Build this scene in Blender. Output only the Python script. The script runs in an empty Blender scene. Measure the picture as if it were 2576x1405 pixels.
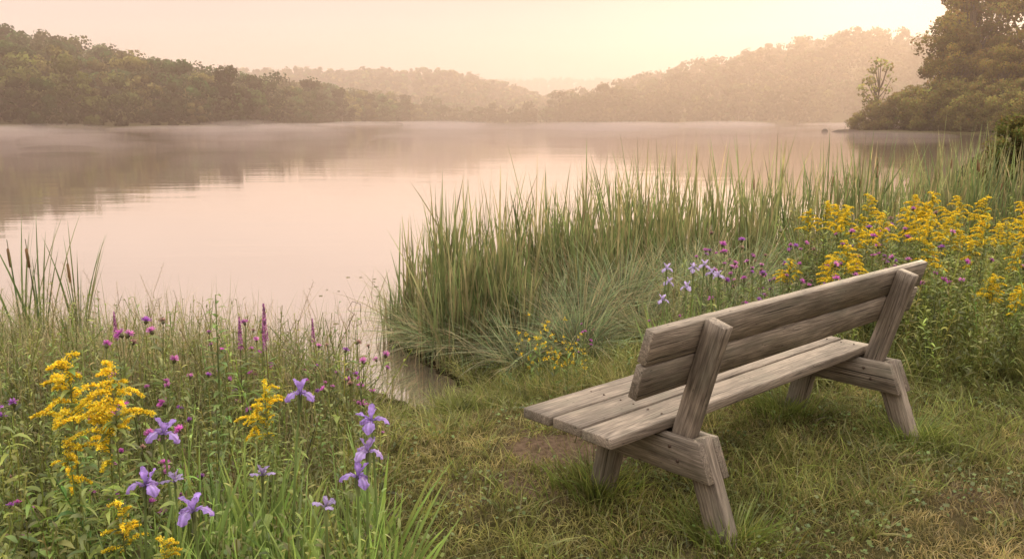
import bpy, math, numpy as np
from mathutils import Vector
rng=np.random.default_rng(11)
scene=bpy.context.scene
scene.view_settings.view_transform='Standard'; scene.view_settings.look='None'; scene.view_settings.exposure=0; scene.view_settings.gamma=1
R=math.radians
def smooth(a,b,x):
    t=np.clip((np.asarray(x,float)-a)/(b-a),0,1); return t*t*(3-2*t)
def U(a,b,n=None): return rng.uniform(a,b,n)
def nrm(v):
    v=np.asarray(v,float); return v/np.maximum(np.linalg.norm(v,axis=-1,keepdims=True),1e-9)
# ------------------------------------------------------------------ mesh utils
class Acc:
    def __init__(s): s.V=[];s.F=[];s.C=[];s.n=0
    def add(s,t):
        V,F,C=t; s.V.append(V); s.F.append(F+s.n); s.C.append(C); s.n+=len(V)
    def mesh(s,name,mat,smooth_=False):
        return mesh_np(name,np.concatenate(s.V),np.concatenate(s.F),np.concatenate(s.C),mat,smooth_)
def mesh_np(name,V,F,C,mat,smooth_=False):
    me=bpy.data.meshes.new(name)
    me.vertices.add(len(V)); me.vertices.foreach_set('co',np.ascontiguousarray(V,np.float32).ravel())
    k=F.shape[1]
    me.loops.add(len(F)*k); me.loops.foreach_set('vertex_index',np.ascontiguousarray(F,np.int32).ravel())
    me.polygons.add(len(F)); me.polygons.foreach_set('loop_start',np.arange(len(F),dtype=np.int32)*k)
    if C is not None:
        a=me.color_attributes.new('col','FLOAT_COLOR','POINT')
        a.data.foreach_set('color',np.concatenate([C,np.ones((len(C),1))],1).astype(np.float32).ravel())
    me.update(calc_edges=True); me.validate()
    if smooth_: me.polygons.foreach_set('use_smooth',np.ones(len(me.polygons),bool))
    me.materials.append(mat)
    return me
def obj(name,me,parent=None,loc=(0,0,0),rot=(0,0,0),sc=1.0,**kw):
    o=bpy.data.objects.new(name,me); o.location=loc; o.rotation_euler=rot
    o.scale=(sc,sc,sc) if not hasattr(sc,'__len__') else sc
    scene.collection.objects.link(o)
    if parent is not None: o.parent=parent
    for k,v in kw.items(): o[k]=v
    return o
def thing(name,label,cat,loc,rotz,parts,group=None,sc=1.0):
    e=obj(name,None,None,loc,(0,0,rotz),sc); e.empty_display_size=.05
    e['label']=label; e['category']=cat
    if group: e['group']=group
    for p in parts:
        pn,me=p[0],p[1]; pl=p[2] if len(p)>2 else (0,0,0); pr=p[3] if len(p)>3 else (0,0,0)
        obj(pn,me,e,pl,pr)
    return e
def col3(c,n): return np.broadcast_to(np.asarray(c,float),(n,3)).copy()
def vary(c,n,v=.2,h=.08):
    c=np.broadcast_to(np.asarray(c,float),(n,3))
    return np.clip(c*(1+rng.normal(0,v,(n,1)))*(1+rng.normal(0,h,(n,3))),.004,1)
def strips(P,D,L,W,B=None,side=None,ns=3,prof='blade',c0=(.1,.1,.1),c1=None):
    P=np.asarray(P,float);N=len(P);D=np.asarray(D,float)
    L=np.broadcast_to(np.asarray(L,float),(N,));W=np.broadcast_to(np.asarray(W,float),(N,))
    B=np.zeros((N,3)) if B is None else np.asarray(B,float)
    t=np.linspace(0,1,ns+1)
    c=P[:,None]+L[:,None,None]*(D[:,None]*t[None,:,None]+B[:,None]*(t**2)[None,:,None])
    if side is None: side=nrm(np.cross(D+B*.5,rng.normal(size=(N,3))))
    if prof=='blade': w=1-t**2*.97
    elif prof=='reed': w=(.7+.6*t)*(1-t**2.6*.985)
    elif prof=='leaf': w=np.sin(np.pi*np.clip(t*.93+.06,0,1)**.85)+.03
    else: w=np.ones_like(t)
    ww=(W[:,None]*w[None,:])[...,None]*side[:,None]*.5
    V=np.stack([c-ww,c+ww],2).reshape(-1,3)
    b=(np.arange(N)*(ns+1)*2)[:,None]+(np.arange(ns)*2)[None,:]
    F=np.stack([b,b+1,b+3,b+2],-1).reshape(-1,4)
    c0=np.broadcast_to(c0,(N,3)); c1=c0 if c1 is None else np.broadcast_to(c1,(N,3))
    C=c0[:,None]*(1-t)[None,:,None]+c1[:,None]*t[None,:,None]
    C=np.repeat(C[:,:,None],2,2).reshape(-1,3)
    return V,F,C
def tube(pts,rad,n=6,col=(.1,.1,.1)):
    pts=np.asarray(pts,float);k=len(pts);rad=np.broadcast_to(np.asarray(rad,float),(k,))
    T=nrm(np.gradient(pts,axis=0)); ref=np.array([.31,.93,.2])
    A=nrm(np.cross(T,ref));Bv=np.cross(T,A)
    a=np.linspace(0,2*np.pi,n,endpoint=False)
    V=pts[:,None]+rad[:,None,None]*(A[:,None]*np.cos(a)[None,:,None]+Bv[:,None]*np.sin(a)[None,:,None])
    i=np.arange(k-1)[:,None]*n;j=np.arange(n)[None,:];j2=(j+1)%n
    F=np.stack([i+j,i+j2,i+n+j2,i+n+j],-1).reshape(-1,4)
    c=np.asarray(col,float); C=np.repeat(c,n,0) if c.ndim==2 else col3(c,k*n)
    return V.reshape(-1,3),F,C
def quads(P,N_,S,col,asp=.65):
    n=len(P);r=rng.normal(size=(n,3));u=nrm(np.cross(N_,r));v=np.cross(nrm(N_),u)
    S=np.broadcast_to(S,(n,))[:,None]
    V=np.stack([P+u*S,P+v*S*asp,P-u*S,P-v*S*asp],1).reshape(-1,3)
    F=np.arange(n*4).reshape(-1,4)
    return V,F,np.repeat(np.broadcast_to(col,(n,3)),4,0)
def rdir(n,up=0.0):
    d=rng.normal(size=(n,3)); d[:,2]+=up; return nrm(d)
# ------------------------------------------------------------------ materials
def newmat(name):
    m=bpy.data.materials.new(name); m.use_nodes=True; nt=m.node_tree; nt.nodes.clear()
    return m,nt,nt.nodes.new('ShaderNodeOutputMaterial')
def N(nt,t,**kw):
    n=nt.nodes.new(t)
    for k,v in kw.items(): setattr(n,k,v)
    return n
def foliage(name,trans=.4,gloss=.05,nscale=6.0,rough=.45,gain=1.):
    m,nt,out=newmat(name); L=nt.links.new
    at=N(nt,'ShaderNodeAttribute',attribute_name='col'); g=N(nt,'ShaderNodeNewGeometry')
    no=N(nt,'ShaderNodeTexNoise'); no.inputs['Scale'].default_value=nscale; no.inputs['Detail'].default_value=3
    L(g.outputs['Position'],no.inputs['Vector'])
    mr=N(nt,'ShaderNodeMapRange'); mr.inputs['From Min'].default_value=.3;mr.inputs['From Max'].default_value=.7
    mr.inputs['To Min'].default_value=.6*gain;mr.inputs['To Max'].default_value=1.4*gain
    L(no.outputs['Fac'],mr.inputs['Value'])
    vm=N(nt,'ShaderNodeVectorMath',operation='SCALE'); L(at.outputs['Color'],vm.inputs[0]); L(mr.outputs[0],vm.inputs['Scale'])
    d=N(nt,'ShaderNodeBsdfDiffuse'); t=N(nt,'ShaderNodeBsdfTranslucent'); mx=N(nt,'ShaderNodeMixShader'); mx.inputs[0].default_value=trans
    L(vm.outputs[0],d.inputs[0]); L(vm.outputs[0],t.inputs[0]); L(d.outputs[0],mx.inputs[1]); L(t.outputs[0],mx.inputs[2])
    gl=N(nt,'ShaderNodeBsdfGlossy'); gl.inputs['Roughness'].default_value=rough; gl.inputs[0].default_value=(.8,.8,.75,1)
    m2=N(nt,'ShaderNodeMixShader'); m2.inputs[0].default_value=gloss
    L(mx.outputs[0],m2.inputs[1]); L(gl.outputs[0],m2.inputs[2]); L(m2.outputs[0],out.inputs[0])
    return m
M_leaf=foliage('leaf_foliage',.45,.04,gain=.96)
M_tree=foliage('tree_foliage',.3,.0,.4)
M_petal=foliage('petal',.4,.03,40,gain=.95)
M_bark=foliage('bark',.0,.02,9)
def wood():
    m,nt,out=newmat('weathered_wood'); L=nt.links.new
    at=N(nt,'ShaderNodeAttribute',attribute_name='gc')
    def noise(sc,scale=1.,detail=4.,rough=.55):
        mp=N(nt,'ShaderNodeMapping'); mp.inputs['Scale'].default_value=sc; L(at.outputs['Vector'],mp.inputs['Vector'])
        n=N(nt,'ShaderNodeTexNoise'); n.inputs['Scale'].default_value=scale; n.inputs['Detail'].default_value=detail; n.inputs['Roughness'].default_value=rough
        L(mp.outputs[0],n.inputs['Vector']); return n
    def math_(op,a,b=None,c=None):
        n=N(nt,'ShaderNodeMath',operation=op)
        for i,x in enumerate((a,b,c)):
            if x is None: continue
            if hasattr(x,'links'): L(x,n.inputs[i])
            else: n.inputs[i].default_value=x
        return n.outputs[0]
    ring=noise((.6,9,9),1.,1.5,.4); rs=math_('SINE',math_('MULTIPLY',ring.outputs['Fac'],140.)); rs=math_('MULTIPLY_ADD',rs,.5,.5)
    fine=noise((8,260,260),1.,4.,.7); mid=noise((2.4,95,95),1.,5.,.7); big=noise((2.4,9,9),1.,5.,.65)
    crack=noise((1.3,105,105),1.,2.,.5)
    v=math_('ADD',math_('MULTIPLY',rs,.07),math_('MULTIPLY',fine.outputs['Fac'],.54))
    v=math_('ADD',v,math_('MULTIPLY',mid.outputs['Fac'],.40))
    cr=N(nt,'ShaderNodeValToRGB'); L(v,cr.inputs[0]); e=cr.color_ramp.elements
    e[0].position=.35;e[0].color=(.088,.069,.053,1); e[1].position=.66;e[1].color=(.43,.355,.28,1)
    x=e.new(.50); x.color=(.235,.19,.149,1)
    st=N(nt,'ShaderNodeMapRange'); st.inputs['From Min'].default_value=.36; st.inputs['From Max'].default_value=.64;st.inputs['To Min'].default_value=.62;st.inputs['To Max'].default_value=1.14
    L(big.outputs['Fac'],st.inputs['Value'])
    sc=N(nt,'ShaderNodeVectorMath',operation='SCALE'); L(cr.outputs[0],sc.inputs[0]); L(st.outputs[0],sc.inputs['Scale'])
    al=noise((3,8,8),1.3,4.); am=N(nt,'ShaderNodeMapRange'); am.inputs['From Min'].default_value=.50; am.inputs['From Max'].default_value=.72;am.inputs['To Max'].default_value=.5
    L(al.outputs['Fac'],am.inputs['Value'])
    mx=N(nt,'ShaderNodeMix',data_type='RGBA'); L(am.outputs[0],mx.inputs[0]); L(sc.outputs[0],mx.inputs[6]); mx.inputs[7].default_value=(.155,.152,.11,1)
    cm=N(nt,'ShaderNodeMapRange'); cm.inputs['From Min'].default_value=.29; cm.inputs['From Max'].default_value=.335; cm.inputs['To Min'].default_value=.2; cm.inputs['To Max'].default_value=1
    L(crack.outputs['Fac'],cm.inputs['Value'])
    mp=N(nt,'ShaderNodeMapping'); mp.inputs['Scale'].default_value=(2.4,8,8); L(at.outputs['Vector'],mp.inputs['Vector'])
    vo=N(nt,'ShaderNodeTexVoronoi'); L(mp.outputs[0],vo.inputs['Vector'])
    km=N(nt,'ShaderNodeMapRange'); km.inputs['From Min'].default_value=.03; km.inputs['From Max'].default_value=.12; km.inputs['To Min'].default_value=.32; km.inputs['To Max'].default_value=1
    L(vo.outputs['Distance'],km.inputs['Value'])
    mk=math_('MULTIPLY',cm.outputs[0],km.outputs[0])
    s2=N(nt,'ShaderNodeVectorMath',operation='SCALE'); L(mx.outputs[2],s2.inputs[0]); L(mk,s2.inputs['Scale'])
    b=N(nt,'ShaderNodeBsdfPrincipled'); L(s2.outputs[0],b.inputs['Base Color']); b.inputs['Roughness'].default_value=.68; b.inputs['Specular IOR Level'].default_value=.3
    h=math_('ADD',v,math_('MULTIPLY',mk,1.))
    bp=N(nt,'ShaderNodeBump'); bp.inputs['Strength'].default_value=.8; bp.inputs['Distance'].default_value=.0035; L(h,bp.inputs['Height']); L(bp.outputs[0],b.inputs['Normal'])
    L(b.outputs[0],out.inputs[0]); return m
M_wood=wood()
def simple(name,c,rough=.6,metal=0.,var=.3,scale=30):
    m,nt,out=newmat(name); L=nt.links.new
    n=N(nt,'ShaderNodeTexNoise'); n.inputs['Scale'].default_value=scale; tc=N(nt,'ShaderNodeTexCoord'); L(tc.outputs['Object'],n.inputs['Vector'])
    mx=N(nt,'ShaderNodeMix',data_type='RGBA'); L(n.outputs['Fac'],mx.inputs[0])
    mx.inputs[6].default_value=tuple(x*(1-var) for x in c)+(1,); mx.inputs[7].default_value=tuple(min(1,x*(1+var)) for x in c)+(1,)
    b=N(nt,'ShaderNodeBsdfPrincipled'); L(mx.outputs[2],b.inputs['Base Color']); b.inputs['Roughness'].default_value=rough; b.inputs['Metallic'].default_value=metal
    L(b.outputs[0],out.inputs[0]); return m
M_metal=simple('rusty_metal',(.09,.06,.045),.55,.6)
def groundmat():
    m,nt,out=newmat('ground_soil_grass'); L=nt.links.new
    g=N(nt,'ShaderNodeNewGeometry')
    def no(s,d=5.):
        n=N(nt,'ShaderNodeTexNoise'); n.inputs['Scale'].default_value=s; n.inputs['Detail'].default_value=d; L(g.outputs['Position'],n.inputs['Vector']); return n
    a=no(1.6);b=no(35.);c=no(160.,3.)
    ds=N(nt,'ShaderNodeVectorMath',operation='DISTANCE'); L(g.outputs['Position'],ds.inputs[0]); ds.inputs[1].default_value=(.25,3.98,0)
    dm=N(nt,'ShaderNodeMapRange'); dm.inputs['From Min'].default_value=.2; dm.inputs['From Max'].default_value=.6; dm.inputs['To Min'].default_value=-.25; dm.inputs['To Max'].default_value=.02; L(ds.outputs['Value'],dm.inputs['Value'])
    ad=N(nt,'ShaderNodeMath',operation='ADD'); L(a.outputs['Fac'],ad.inputs[0]); L(dm.outputs[0],ad.inputs[1])
    cr=N(nt,'ShaderNodeValToRGB'); L(ad.outputs[0],cr.inputs[0]); e=cr.color_ramp.elements
    e[0].position=.34; e[0].color=(.19,.135,.095,1); e[1].position=.48; e[1].color=(.11,.10,.045,1)
    cr2=N(nt,'ShaderNodeValToRGB'); L(b.outputs['Fac'],cr2.inputs[0]); e=cr2.color_ramp.elements
    e[0].position=.3;e[0].color=(.45,.43,.4,1); e[1].position=.7;e[1].color=(1.,.98,.95,1)
    mx=N(nt,'ShaderNodeMix',data_type='RGBA',blend_type='MULTIPLY'); mx.inputs[0].default_value=1; L(cr.outputs[0],mx.inputs[6]); L(cr2.outputs[0],mx.inputs[7])
    # wet mud close to the water line
    sp=N(nt,'ShaderNodeSeparateXYZ'); L(g.outputs['Position'],sp.inputs[0])
    wm=N(nt,'ShaderNodeMapRange'); wm.inputs['From Min'].default_value=-.24; wm.inputs['From Max'].default_value=-.10; wm.inputs['To Min'].default_value=.35; wm.inputs['To Max'].default_value=1.; L(sp.outputs[2],wm.inputs['Value'])
    wv=N(nt,'ShaderNodeVectorMath',operation='SCALE'); L(mx.outputs[2],wv.inputs[0]); L(wm.outputs[0],wv.inputs['Scale'])
    bs=N(nt,'ShaderNodeBsdfDiffuse'); L(wv.outputs[0],bs.inputs[0])
    bp=N(nt,'ShaderNodeBump'); bp.inputs['Distance'].default_value=.02; bp.inputs['Strength'].default_value=.8; L(c.outputs['Fac'],bp.inputs['Height']); L(bp.outputs[0],bs.inputs['Normal'])
    L(bs.outputs[0],out.inputs[0]); return m
def watermat():
    m,nt,out=newmat('lake_water'); L=nt.links.new
    g=N(nt,'ShaderNodeNewGeometry')
    def no(sc,s,d):
        mp=N(nt,'ShaderNodeMapping'); mp.inputs['Scale'].default_value=sc; L(g.outputs['Position'],mp.inputs['Vector'])
        n=N(nt,'ShaderNodeTexNoise'); n.inputs['Scale'].default_value=s; n.inputs['Detail'].default_value=d; L(mp.outputs[0],n.inputs['Vector']); return n
    a=no((.35,1.2,1),1.4,2.); b=no((.06,.16,1),1.,2.)
    ad=N(nt,'ShaderNodeMath',operation='MULTIPLY_ADD'); L(b.outputs['Fac'],ad.inputs[0]); ad.inputs[1].default_value=4.; L(a.outputs['Fac'],ad.inputs[2])
    bp=N(nt,'ShaderNodeBump'); bp.inputs['Strength'].default_value=.25; bp.inputs['Distance'].default_value=.014; L(ad.outputs[0],bp.inputs['Height'])
    gl=N(nt,'ShaderNodeBsdfGlossy'); gl.inputs[0].default_value=(.97,.93,.91,1); gl.inputs['Roughness'].default_value=.05; L(bp.outputs[0],gl.inputs['Normal'])
    d=N(nt,'ShaderNodeBsdfDiffuse'); d.inputs[0].default_value=(.26,.19,.155,1)
    fr=N(nt,'ShaderNodeFresnel'); fr.inputs[0].default_value=1.33
    mr=N(nt,'ShaderNodeMapRange'); mr.inputs['To Min'].default_value=.78; mr.inputs['To Max'].default_value=.94; L(fr.outputs[0],mr.inputs['Value'])
    mx=N(nt,'ShaderNodeMixShader'); L(mr.outputs[0],mx.inputs[0]); L(d.outputs[0],mx.inputs[1]); L(gl.outputs[0],mx.inputs[2])
    L(mx.outputs[0],out.inputs[0]); return m
def volmat(name,dens,E,scol=(1,.76,.60),ecol=(1.0,.66,.46),g=.7,scatter=True):
    m,nt,out=newmat(name); L=nt.links.new
    v=N(nt,'ShaderNodeVolumeScatter' if scatter else 'ShaderNodeVolumeAbsorption'); v.inputs['Density'].default_value=dens
    v.inputs['Color'].default_value=(scol if scatter else (0,0,0))+(1,)
    if scatter: v.inputs['Anisotropy'].default_value=g
    e=N(nt,'ShaderNodeEmission'); e.inputs[0].default_value=ecol+(1,); e.inputs[1].default_value=dens*E  # added glow stands in for light scattered inside the haze
    a=N(nt,'ShaderNodeAddShader'); L(v.outputs[0],a.inputs[0]); L(e.outputs[0],a.inputs[1]); L(a.outputs[0],out.inputs['Volume']); return m
# ------------------------------------------------------------------ camera
cam=bpy.data.cameras.new('camera'); co=bpy.data.objects.new('camera',cam); scene.collection.objects.link(co); scene.camera=co
co.location=(0,0,1.6); co.rotation_euler=(R(90-10.55),0,0); cam.lens=30.05; cam.sensor_width=36; cam.clip_end=6000; cam.clip_start=.05
# ------------------------------------------------------------------ world + sun
AZ,EL=R(29),R(12.5)
sv=Vector((math.sin(AZ)*math.cos(EL),math.cos(AZ)*math.cos(EL),math.sin(EL)))
w=bpy.data.worlds.new('World'); scene.world=w; w.use_nodes=True; nt=w.node_tree; nt.nodes.clear(); L=nt.links.new
out=N(nt,'ShaderNodeOutputWorld'); bg=N(nt,'ShaderNodeBackground'); L(bg.outputs[0],out.inputs[0])
sky=N(nt,'ShaderNodeTexSky',sky_type='NISHITA'); sky.sun_disc=False; sky.sun_elevation=EL; sky.sun_rotation=AZ; sky.dust_density=4; sky.air_density=1.2
tc=N(nt,'ShaderNodeTexCoord'); no=N(nt,'ShaderNodeVectorMath',operation='NORMALIZE'); L(tc.outputs['Generated'],no.inputs[0])
sp=N(nt,'ShaderNodeSeparateXYZ'); L(no.outputs[0],sp.inputs[0])
cr=N(nt,'ShaderNodeValToRGB'); L(sp.outputs[2],cr.inputs[0]); e=cr.color_ramp.elements
e[0].position=0; e[0].color=(.88,.56,.42,1); e[1].position=1; e[1].color=(.92,.86,.80,1)
for p,c in ((.06,(.85,.60,.48)),(.13,(.81,.63,.54)),(.3,(.80,.65,.58)),(.6,(.93,.84,.75))):
    x=e.new(p); x.color=c+(1,)
dt=N(nt,'ShaderNodeVectorMath',operation='DOT_PRODUCT'); L(no.outputs[0],dt.inputs[0]); dt.inputs[1].default_value=sv
mx0=N(nt,'ShaderNodeMath',operation='MAXIMUM'); L(dt.outputs['Value'],mx0.inputs[0]); mx0.inputs[1].default_value=0
def glow(p,c,prev):
    pw=N(nt,'ShaderNodeMath',operation='POWER'); L(mx0.outputs[0],pw.inputs[0]); pw.inputs[1].default_value=p
    s=N(nt,'ShaderNodeVectorMath',operation='SCALE'); s.inputs[0].default_value=c; L(pw.outputs[0],s.inputs['Scale'])
    a=N(nt,'ShaderNodeVectorMath',operation='ADD'); L(prev,a.inputs[0]); L(s.outputs[0],a.inputs[1]); return a.outputs[0]
zr=N(nt,'ShaderNodeMapRange'); zr.inputs['From Min'].default_value=.32; zr.inputs['From Max'].default_value=.75; zr.inputs['To Min'].default_value=1.; zr.inputs['To Max'].default_value=3.; L(sp.outputs[2],zr.inputs['Value'])  # upper sky brightened out of view as added fill for the foreground
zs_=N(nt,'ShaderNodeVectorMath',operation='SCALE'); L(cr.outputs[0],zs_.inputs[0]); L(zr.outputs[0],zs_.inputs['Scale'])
v=glow(9,(.10,.10,.08),zs_.outputs[0]); v=glow(45,(.16,.15,.11),v); v=glow(300,(.25,.2,.14),v)
mp=N(nt,'ShaderNodeMapping'); mp.inputs['Scale'].default_value=(1.2,1.2,9); L(no.outputs[0],mp.inputs['Vector'])
cn=N(nt,'ShaderNodeTexNoise'); cn.inputs['Scale'].default_value=2.2; cn.inputs['Detail'].default_value=4; L(mp.outputs[0],cn.inputs['Vector'])
cm=N(nt,'ShaderNodeMapRange'); cm.inputs['From Min'].default_value=.3;cm.inputs['From Max'].default_value=.7;cm.inputs['To Min'].default_value=.95;cm.inputs['To Max'].default_value=1.05; L(cn.outputs['Fac'],cm.inputs['Value'])
vs=N(nt,'ShaderNodeVectorMath',operation='SCALE'); L(v,vs.inputs[0]); L(cm.outputs[0],vs.inputs['Scale'])
sk=N(nt,'ShaderNodeVectorMath',operation='SCALE'); L(sky.outputs[0],sk.inputs[0]); sk.inputs['Scale'].default_value=.05
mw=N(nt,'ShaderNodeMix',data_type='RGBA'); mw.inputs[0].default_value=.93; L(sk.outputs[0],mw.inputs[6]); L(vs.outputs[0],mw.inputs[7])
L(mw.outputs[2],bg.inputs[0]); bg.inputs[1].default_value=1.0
sl=bpy.data.lights.new('sun','SUN'); sl.energy=3.2; sl.angle=R(4); sl.color=(1,.74,.48)
so=bpy.data.objects.new('sun',sl); so.rotation_euler=sv.to_track_quat('Z','Y').to_euler(); scene.collection.objects.link(so)
# ------------------------------------------------------------------ terrain
WZ=-.25
LAKE=np.array([(-900,60),(-60,16),(-20,9.5),(-8,7.4),(-4.2,6.6),(-2.2,6.1),(-1.1,5.8),(-.55,5.35),(-.25,5.5),(-.42,5.95),(-.8,6.5),(-1.1,7.2),(-1.0,7.9),(-.2,8.7),
 (1.2,9.4),(3.8,11.0),(7,13.4),(9.1,15.8),(10.2,20),(17,33),(42,76),(60,108),(59,126),(55,143),(70,165),(115,210),(200,380),(270,500),(150,545),(0,600),(-60,600),(-62,520),(-79,405),(-81,253),(-121,202),(-200,170),(-900,140)],float)
def sd(x,y):
    P=np.stack([np.ravel(x),np.ravel(y)],-1).astype(float)
    d=np.full(len(P),1e9); ins=np.zeros(len(P),bool); n=len(LAKE)
    for i in range(n):
        a=LAKE[i];b=LAKE[(i+1)%n];ab=b-a
        t=np.clip(((P-a)@ab)/(ab@ab),0,1); d=np.minimum(d,np.linalg.norm(P-a-t[:,None]*ab,axis=1))
        ins^=((a[1]>P[:,1])!=(b[1]>P[:,1]))&(P[:,0]<(b[0]-a[0])*(P[:,1]-a[1])/((b[1]-a[1]) or 1e-9)+a[0])
    return np.where(ins,-d,d).reshape(np.shape(x))
def wob(x,y,f): return (np.sin(x*f*1.3+y*f*.7+1)+np.sin(y*f*1.9-x*f*.8+2.2)+np.sin((x+y)*f*2.7+.5)*.6)/2.6
def gz(x,y,s=None):
    x=np.asarray(x,float);y=np.asarray(y,float)
    if s is None: s=sd(x,y)
    s=s+.10*wob(x,y,2.1)*(np.abs(y)<30)
    near=np.where(s>0,WZ+.25*smooth(0,1.3,s)+.018*wob(x,y,2.6)*smooth(.2,1.5,s)+.01*wob(x,y,9)*smooth(.2,1,s),np.maximum(WZ+s*.4,-1.6))
    a=x/np.maximum(y,30)
    hl=np.interp(a,[-3,-.6,-.45,-.32,-.2,-.1],[24,18.5,14,8.5,4,1])*smooth(0,110,s)*(y<620)
    hr=np.interp(a,[.03,.089,.145,.19,.26,.33,.39,.47,.7,3],[0,8,18,25,36,43,49,45,42,40])*smooth(0,150,s)*(y>180)
    hm=np.interp(a,[-.6,-.255,-.087,-.04,0,.1],[33,35,35,29,20,0])*smooth(660,800,y)
    hf=np.interp(a,[-.2,-.05,.2,.4],[46,50,50,46])*smooth(1100,1300,y)
    far=np.maximum.reduce([hl,hr,hm,hf])*(y>120)*(s>0)
    return near+far
xs=np.concatenate([-np.geomspace(10,2500,70)[::-1][:-1],np.arange(-10,15,.16),np.geomspace(15,2500,75)])
ys=np.concatenate([np.linspace(-30,1,14)[:-1],np.arange(1,18,.16),np.geomspace(18,3000,130)])
X,Y=np.meshgrid(xs,ys); Z=gz(X,Y)
V=np.stack([X,Y,Z],-1).reshape(-1,3); nx=len(xs);ny=len(ys)
i=(np.arange(ny-1)*nx)[:,None]+np.arange(nx-1)[None,:]
F=np.stack([i,i+1,i+nx+1,i+nx],-1).reshape(-1,4)
g=obj('ground',mesh_np('ground',V,F,None,groundmat(),True)); g['kind']='structure'
V=np.array([(-2500,-30,WZ),(2500,-30,WZ),(2500,3000,WZ),(-2500,3000,WZ)],float)
wtr=obj('lake_water',mesh_np('lake_water',V,np.array([[0,1,2,3]]),None,watermat())); wtr['kind']='structure'
def boxmesh(name,a,b,mat):
    x0,y0,z0=a;x1,y1,z1=b
    V=np.array([(x0,y0,z0),(x1,y0,z0),(x1,y1,z0),(x0,y1,z0),(x0,y0,z1),(x1,y0,z1),(x1,y1,z1),(x0,y1,z1)],float)
    F=np.array([(0,3,2,1),(4,5,6,7),(0,1,5,4),(1,2,6,5),(2,3,7,6),(3,0,4,7)])
    return mesh_np(name,V,F,None,mat)
h=obj('morning_haze',boxmesh('haze',(-900,25,-3),(1100,1700,72),volmat('haze_volume',.00085,.30,ecol=(1.,.62,.46),g=.5))); h['kind']='structure'
h=obj('distant_haze',boxmesh('haze2',(-899,655,-2),(1099,1690,71),volmat('distant_haze_volume',.0018,.64,ecol=(1.,.63,.47),scatter=False))); h['kind']='structure'
acc=Acc()
for yy in (30,38,48,60,78,100,135,180,240,320):
    for xx in np.arange(-.66,.52,.15):
        yc=yy*U(.92,1.1); cx=yc*(xx+U(-.06,.06)); rx=yy*.085*U(.5,1.2); ry=yy*.10*U(.5,1)
        if sd(np.array([cx]),np.array([yc]))[0]>-3 or (yy<50 and xx>.1) or U(0,1)<.15: continue
        rz=U(.3,.9)*(1+yy/160) if yy<150 else U(.5,1.4)
        th=np.linspace(0,np.pi,13); a_=np.linspace(0,2*np.pi,24,endpoint=False)
        Vv=np.stack([cx+rx*np.sin(th)[:,None]*np.cos(a_)[None],yc+ry*np.sin(th)[:,None]*np.sin(a_)[None],WZ+.03+rz*.2-rz*np.cos(th)[:,None]*np.ones(24)[None]],-1).reshape(-1,3)
        Vv[:,2]=np.maximum(Vv[:,2],WZ+.02)
        ii=np.arange(12)[:,None]*24; j=np.arange(24)[None];j2=(j+1)%24
        acc.add((Vv,np.stack([ii+j,ii+j2,ii+24+j2,ii+24+j],-1).reshape(-1,4),col3((1,1,1),len(Vv))))
m=obj('water_mist',acc.mesh('mist',volmat('mist_volume',.018,.64,ecol=(1.,.72,.59),scatter=False),True)); m['kind']='structure'
# ------------------------------------------------------------------ trees
def crown(nleaf,ncl,low=.12,rx=.38,clr=.16,egg=.5,nn=.35):
    zc=U(low,.93,ncl); env=np.sin(np.pi*np.clip((zc-low*.5)/(1.04-low*.5),0,1)**(.6+egg*.4))**.6
    a=U(0,2*np.pi,ncl); r=rx*env*np.sqrt(U(.15,1,ncl))*.85
    c=np.stack([r*np.cos(a),r*np.sin(a),zc],-1); c[0]=(0,0,.9); cr_=clr*U(.65,1.25,ncl)
    k=rng.integers(0,ncl,nleaf); d=rdir(nleaf)
    P=c[k]+d*cr_[k][:,None]*(U(.35,1.08,nleaf)[:,None]**.6)*np.array([1,1,.8])
    P[:,2]=np.clip(P[:,2],.01,1.08)
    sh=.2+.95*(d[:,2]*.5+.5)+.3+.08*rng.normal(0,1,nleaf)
    sh*=U(.65,1.35,ncl)[k]*(.4+.8*P[:,2])  # shading painted in: leaf colour darker on clump undersides and low in crown
    return P,nrm(d+rng.normal(0,nn,(nleaf,3))),np.clip(sh,.12,2.),c
def forest(name,pts,hts,nleaf,leaf,tint,label):
    acc=Acc(); np_=6; which=rng.integers(0,np_,len(pts))
    for p in range(np_):
        P,Nn,sh,_=crown(nleaf,int(U(8,14)),U(.0,.08),U(.36,.5),U(.15,.19),U(0,1))
        idx=np.where(which==p)[0]; M=len(idx)
        if M==0: continue
        a=U(0,2*np.pi,M);ca,sa=np.cos(a)[:,None],np.sin(a)[:,None]; h_=hts[idx][:,None]; wd=h_*U(.85,1.25,(M,1))
        Q=np.stack([(P[None,:,0]*ca-P[None,:,1]*sa)*wd,(P[None,:,0]*sa+P[None,:,1]*ca)*wd,P[None,:,2]*h_],-1)+pts[idx][:,None]
        Nr=np.stack([Nn[None,:,0]*ca-Nn[None,:,1]*sa,Nn[None,:,0]*sa+Nn[None,:,1]*ca,Nn[None,:,2]*np.ones_like(ca)],-1).reshape(-1,3)
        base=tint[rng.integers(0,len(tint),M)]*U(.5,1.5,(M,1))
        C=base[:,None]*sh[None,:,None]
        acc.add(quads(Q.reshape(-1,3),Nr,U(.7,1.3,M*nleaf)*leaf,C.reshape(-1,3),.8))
    return obj(name,acc.mesh(name,M_tree),kind='stuff',label=label,category='forest')
def grid(x0,x1,y0,y1,sp):
    gx,gy=np.meshgrid(np.arange(x0,x1,sp),np.arange(y0,y1,sp)); gx=gx+U(-.45,.45,gx.shape)*sp; gy=gy+U(-.45,.45,gy.shape)*sp
    return gx.ravel(),gy.ravel()
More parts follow.
